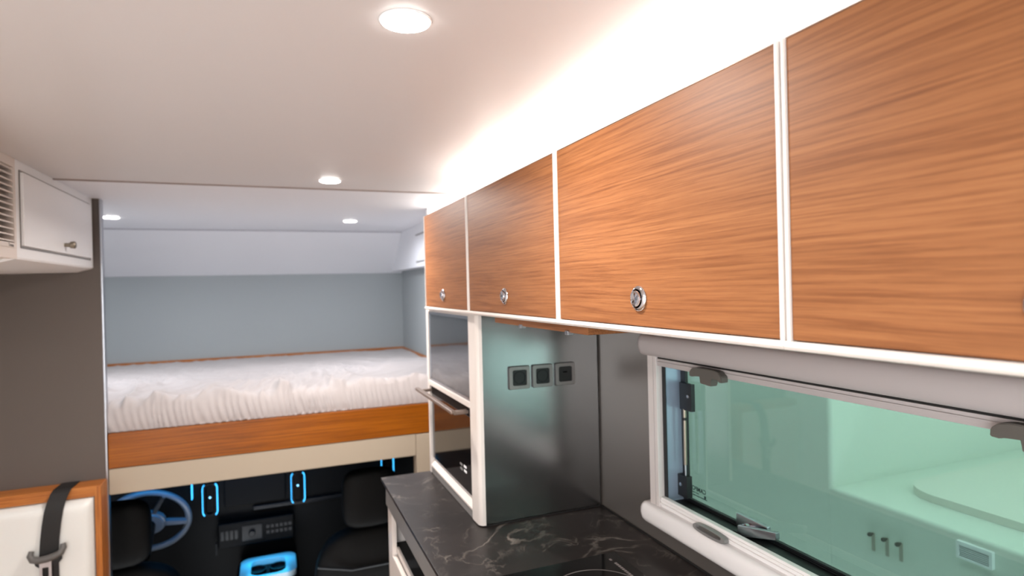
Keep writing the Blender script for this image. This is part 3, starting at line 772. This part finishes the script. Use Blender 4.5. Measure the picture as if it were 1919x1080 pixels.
tube(bm, pts, 0.008, 12, radii=[0.008, 0.0100, 0.0112, 0.0118, 0.0122, 0.0118, 0.0112, 0.0100, 0.008])
link('belt_bow', bm, M_tongue, b, smooth=70)
bm = BM()
prism(bm, 'y', [(-0.770, 0.609), (-0.690, 0.622), (-0.689, 0.600), (-0.699, 0.588), (-0.755, 0.582), (-0.764, 0.590)], yt - 0.003, yt + 0.003)
link('belt_bow_back', bm, M_black, b)
cx, cz = -0.7345, 0.568
bm = BM()
ringprism(bm, 'y', [(cx + u * 0.9, cz + v) for u, v in ((0.021, 0.040), (-0.021, 0.040), (-0.019, 0.030), (-0.019, -0.022), (-0.012, -0.030), (0.012, -0.030), (0.019, -0.022), (0.019, 0.030))],
          [(cx + u * 0.9, cz + v) for u, v in ((0.009, 0.014), (-0.009, 0.014), (-0.010, 0.010), (-0.010, -0.014), (-0.008, -0.018), (0.008, -0.018), (0.010, -0.014), (0.010, 0.010))], yt - 0.008, yt - 0.0045)
link('metal_tongue', bm, M_chrome, b)

# ------------------------------------------------------------------ driver's cab below the bed
struct('wall_cab', box(-1.15, 0.87, 4.16, 4.2, -0.9, 0.80), M_cab)
struct('floor_cab', box(-1.15, 0.87, YP + 0.03, 4.16, -0.94, -0.9), M_cab)
bm = BM(); bx(bm, -1.19, -1.15, YP + 0.03, 4.2, -0.94, 0.80); bx(bm, 0.87, 0.91, YP + 0.03, 4.2, -0.94, 0.80)
struct('wall_cab_side', bm, M_cab)
struct('ceiling_cab', box(-1.07, 0.84, YP + 0.068, 4.145, 0.80, 0.8880), M_cab)
def seat(xc, yc, lab):
    s = thing('cab_seat', lab, 'seat', (xc, yc, -0.5), 'black seats in the driver cab')
    def soft(cx, cy, cz, rx, ry, rz, e, name):
        bm = BM(); nu, nv = 40, 24; rows = []
        f = lambda v, p: math.copysign(abs(v) ** p, v)
        for j_ in range(1, nv):
            ph = -PI / 2 + PI * j_ / nv
            rows.append([bm.verts.new((cx + rx * f(math.cos(ph), e) * f(math.cos(2 * PI * i_ / nu), 0.7),
                                       cy + ry * f(math.cos(ph), e) * f(math.sin(2 * PI * i_ / nu), 0.7),
                                       cz + rz * f(math.sin(ph), e))) for i_ in range(nu)])
        for A, B in zip(rows, rows[1:]):
            for i_ in range(nu): bm.faces.new((A[i_], A[(i_ + 1) % nu], B[(i_ + 1) % nu], B[i_]))
        bm.faces.new(rows[0]); bm.faces.new(rows[-1][::-1])
        return link(name, bm, M_cabsoft, s, smooth=80)
    soft(xc, yc + 0.075, -0.05, 0.268, 0.085, 0.415, 0.55, 'backrest')
    soft(xc, yc + 0.065, 0.505, 0.130, 0.055, 0.135, 0.45, 'headrest')
    bm = BM(); tube(bm, [(xc - 0.25, yc - 0.002, 0.24), (xc - 0.1, yc - 0.012, 0.205), (xc + 0.1, yc - 0.012, 0.205), (xc + 0.25, yc - 0.002, 0.24)], 0.006, 8)
    link('piping', bm, M_cabtrim, s)
    bm = BM(); bx(bm, xc - 0.25, xc + 0.25, yc + 0.10, yc + 0.6, -0.50, -0.36, b=0.04)
    link('seat_cushion', bm, M_cabsoft, s)
    for sx in (-0.06, 0.06):
        link('headrest_post', tube(BM(), [(xc + sx, yc + 0.065, 0.33), (xc + sx, yc + 0.065, 0.40)], 0.006, 10), M_cabtrim, s)
seat(-0.625, 2.86, "driver's black seat behind the steering wheel, seen from behind")
seat(0.415, 2.86, 'black passenger seat under the right end of the bed, seen from behind')
# dashboard
YD = 3.50
d = thing('dashboard', 'black dashboard with air vents whose rims glint blue and a radio panel under the bed', 'dashboard', (0, YD + 0.2, -0.3))
bm = BM()
prism(bm, 'x', [(YD, 0.36), (YD + 0.01, 0.52), (YD + 0.10, 0.56), (YD + 0.5, 0.57), (YD + 0.5, -0.25), (YD + 0.10, -0.25), (YD + 0.03, 0.20)], -1.10, 0.86)
link('fascia', bm, M_cab, d)
link('trim_band', box(-0.12, 0.85, YD - 0.022, YD + 0.02, 0.332, 0.356, b=0.008), M_cabtrim, d)
def vent(x, z0, z1, hw_=0.037, dot=True):
    v = link('air_vent', ringprism(BM(), 'y', rrect(x - hw_ + 0.008, x + hw_ - 0.008, z0 + 0.008, z1 - 0.008, 0.026, 8), rrect(x - hw_ + 0.014, x + hw_ - 0.014, z0 + 0.014, z1 - 0.014, 0.021, 8), YD - 0.035, YD + 0.005), M_cabtrim, d)
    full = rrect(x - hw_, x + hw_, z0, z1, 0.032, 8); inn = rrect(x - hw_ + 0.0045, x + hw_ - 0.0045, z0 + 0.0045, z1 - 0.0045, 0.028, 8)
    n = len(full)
    for side in (1, -1):   # blue reflections on the shiny rim, put in as emissive flanks
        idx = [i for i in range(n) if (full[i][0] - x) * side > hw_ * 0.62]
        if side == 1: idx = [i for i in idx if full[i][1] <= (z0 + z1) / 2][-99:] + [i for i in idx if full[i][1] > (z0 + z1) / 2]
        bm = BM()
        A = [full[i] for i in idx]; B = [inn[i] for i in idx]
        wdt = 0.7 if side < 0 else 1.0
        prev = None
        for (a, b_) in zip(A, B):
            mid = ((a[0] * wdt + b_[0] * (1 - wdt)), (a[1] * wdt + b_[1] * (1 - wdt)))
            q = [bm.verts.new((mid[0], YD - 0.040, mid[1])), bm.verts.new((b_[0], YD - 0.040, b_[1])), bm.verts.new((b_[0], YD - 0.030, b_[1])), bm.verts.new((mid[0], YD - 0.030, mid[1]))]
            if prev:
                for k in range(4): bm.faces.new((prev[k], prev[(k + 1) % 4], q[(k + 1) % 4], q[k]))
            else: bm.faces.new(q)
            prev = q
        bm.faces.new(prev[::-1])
        link('reflection_ring', bm, M_blue, v)
    link('vent_core', box(x - hw_ + 0.016, x + hw_ - 0.016, YD - 0.026, YD + 0.004, z0 + 0.02, z1 - 0.02, b=0.006), M_cab, v)
    if dot:
        bm = BM(); bmesh.ops.create_uvsphere(bm, u_segments=10, v_segments=8, radius=0.005, matrix=Matrix.Translation((x, YD - 0.030, (z0 + z1) / 2 + 0.01)))
        link('vent_button', bm, M_blue2, v)
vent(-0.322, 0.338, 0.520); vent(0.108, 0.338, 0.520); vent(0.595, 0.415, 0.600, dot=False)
link('dash_bar', box(-0.407, -0.403, YD - 0.035, YD - 0.005, 0.44, 0.52, b=0.0015), M_blue, d)  # emissive bar standing in for a thin blue streak on the dash
link('screen', box(-0.255, 0.045, YD - 0.03, YD - 0.001, 0.375, 0.535, b=0.006), M_cab, d)
rp = link('radio_panel', box(-0.29, 0.085, YD - 0.06, YD - 0.001, 0.170, 0.300, b=0.012), M_cab, d)
link('radio_display', box(-0.175, -0.075, YD - 0.064, YD - 0.0605, 0.195, 0.275, b=0.003), M_cabtrim, rp)
link('volume_knob', lathe(BM(), [(0.016, 0), (0.016, -0.016), (0.013, -0.02)], 24, (-0.125, YD - 0.0642, 0.235), axis='y'), M_cabtrim, rp)
random.seed(3)
for k in range(12):
    xk = -0.055 + 0.022 * (k % 6); zk = 0.215 + 0.03 * (k // 6)
    link('radio_key', box(xk, xk + 0.016, YD - 0.0635, YD - 0.0605, zk, zk + 0.018, b=0.001), M_cabtrim, rp)
for k in range(4): link('radio_key', box(-0.275 + 0.022 * k, -0.259 + 0.022 * k, YD - 0.0635, YD - 0.0605, 0.215, 0.262, b=0.001), M_cabtrim, rp)
link('dash_bar', box(-0.300, -0.294, YD - 0.05, YD - 0.02, 0.14, 0.20, b=0.002), M_cabtrim, d)
# centre console with cup holders
c = thing('centre_console', 'low centre console with cup holders lit cyan between the cab seats', 'console', (-0.06, 3.3, -0.5))
bm = BM(); bx(bm, -0.20, 0.10, 3.16, 3.52, -0.88, 0.07, b=0.03, seg=3)
link('body', bm, M_cab, c)
M_tray = mat('pale_console_tray', (150, 170, 180), 0.3)
bm = BM(); ringprism(bm, 'z', rrect(-0.18, 0.085, 3.19, 3.44, 0.05, 6), rrect(-0.13, 0.035, 3.215, 3.40, 0.045, 6), 0.068, 0.100)
link('tray_rim', bm, M_tray, c)
for cx, cy in ((-0.10, 3.31), (0.0, 3.31)):
    link('cup_holder', lathe(BM(), [(0.044, 0.0), (0.044, 0.022), (0.038, 0.022), (0.036, 0.004), (0.0005, 0.003)], 28, (cx, cy, 0.071)), M_cabtrim, c)
# steering wheel
t = thing('steering_wheel', 'multifunction steering wheel glinting blue beside the left cab seat', 'steering wheel', (-0.575, 3.30, 0.40))
T = Matrix.Translation((-0.575, 3.30, 0.405)) @ Matrix.Rotation(math.radians(-66), 4, 'X')
def tr(bm):
    bmesh.ops.transform(bm, matrix=T, verts=bm.verts); return bm
Rw = 0.172
link('rim', tr(tube(BM(), [(Rw * math.cos(a * PI / 32), Rw * math.sin(a * PI / 32), 0.02) for a in range(64)], 0.0145, 12, closed=True)), M_wheel, t, smooth=80)
bm = BM(); prism(bm, 'z', [(0.076 * math.cos(a * PI / 12), 0.068 * math.sin(a * PI / 12)) for a in range(24)], -0.01, 0.030)
bmesh.ops.bevel(bm, geom=[e for e in bm.edges if abs(e.verts[0].co.z - e.verts[1].co.z) < 1e-6], offset=0.01, segments=3, affect='EDGES')
pad = link('airbag_pad', tr(bm), M_wheel, t, smooth=60)
link('emblem_ring', tr(tube(BM(), [(0.018 * math.cos(a * PI / 16), 0.018 * math.sin(a * PI / 16), 0.033) for a in range(32)], 0.0022, 8, closed=True)), M_chrome, pad, smooth=80)
for ang in (8, 172, -62, -118):
    a = math.radians(ang)
    bm = BM(); prism(bm, 'z', [(0.045, 0.014), (Rw - 0.008, 0.010), (Rw - 0.008, -0.010), (0.045, -0.014)] if ang in (8, 172) else [(0.045, 0.009), (Rw - 0.008, 0.007), (Rw - 0.008, -0.007), (0.045, -0.009)], 0.0, 0.022)
    bmesh.ops.rotate(bm, cent=(0, 0, 0), matrix=Matrix.Rotation(a, 3, 'Z'), verts=bm.verts)
    sp = link('spoke', tr(bm), M_satin if ang < 0 else M_wheel, t)
    if ang in (8, 172):
        for dx, dy in ((0.085, 0.006), (0.10, -0.004), (0.115, 0.006)):
            bm = BM(); bmesh.ops.create_uvsphere(bm, u_segments=8, v_segments=6, radius=0.005, matrix=Matrix.Translation((dx * (1 if ang == 8 else -1), dy + 0.012, 0.023)))
            link('wheel_button', tr(bm), M_chrome, sp)
link('column', tr(lathe(BM(), [(0.04, -0.20), (0.035, -0.012)], 20, (0, 0, 0))), M_cab, t)

# ------------------------------------------------------------------ outside, seen through the window
struct('sky_shade_slab', box(0.93, 7.0, -6, 8.0, 2.9, 2.95), M_body)  # unseen roof slab added to cut the sky light from above
struct('ground', box(0.95, 7.0, -6, 8.0, -0.84, -0.8), M_ground)
struct('wall_hall', box(2.70, 2.76, 1.86, 8.0, -0.8, 1.55, b=0.01), M_body)
struct('wall_hall_step', box(2.76, 2.84, -1.3, 1.90, -0.8, 1.55, b=0.01), M_body)
t = thing('outdoor_counter', 'white painted body with a ledge and raised rounded lid outside the window', 'vehicle body', (2.1, 0, -0.8))
bm = BM(); bx(bm, 1.60, 2.698, -1.2, 1.37, -0.8, 0.850, b=0.012, seg=3); bx(bm, 1.60, 2.698, 1.355, 5.0, -0.8, 1.55, b=0.015, seg=3)
link('body', bm, M_body, t)
M_streak = mat('grey_reflection_streak', (176, 172, 160), 0.5)  # grey of the reflection streaks below the knobs
M_lid = mat('cream_painted_lid', (232, 230, 220), 0.35)
bm = BM(); prism(bm, 'z', rrect(1.74, 2.62, -1.1, 1.25, 0.12, 10), 0.8505, 0.872)
bmesh.ops.bevel(bm, geom=[e for e in bm.edges if min(v.co.z for v in e.verts) > 0.871], offset=0.012, segments=3, affect='EDGES')
link('lid', bm, M_lid, t, smooth=60)
for i, (y, z) in enumerate(((1.217, 0.759), (1.175, 0.7600), (1.135, 0.762))):
    
    k = link('knob', lathe(BM(), [(0.003, 0), (0.003, -0.010), (0.006, -0.012), (0.006, -0.018), (0.004, -0.021), (0.0003, -0.022)], 20, (1.599, y, z), axis='x'), M_hook, t)
    link('knob_reflection', box(1.5965, 1.5995, y - 0.005, y + 0.005, z - 0.050, z + 0.003, b=0.001), M_streak, k)  # thin strip standing in for the knob's reflection on the glossy body
bm = BM(); ringprism(bm, 'x', rrect(0.903, 0.985, 0.789, 0.832, 0.002, 2), rrect(0.910, 0.979, 0.7950, 0.8235, 0.001, 2), 1.588, 1.5995)
v = link('vent_grille', bm, M_white, t)
link('back', box(1.5965, 1.5995, 0.9102, 0.9788, 0.7952, 0.8233), M_grip, v)
for k in range(6):
    z = 0.7975 + 0.0046 * k
    link('slat', box(1.590, 1.5955, 0.9103, 0.9787, z, z + 0.0018), M_white, v)
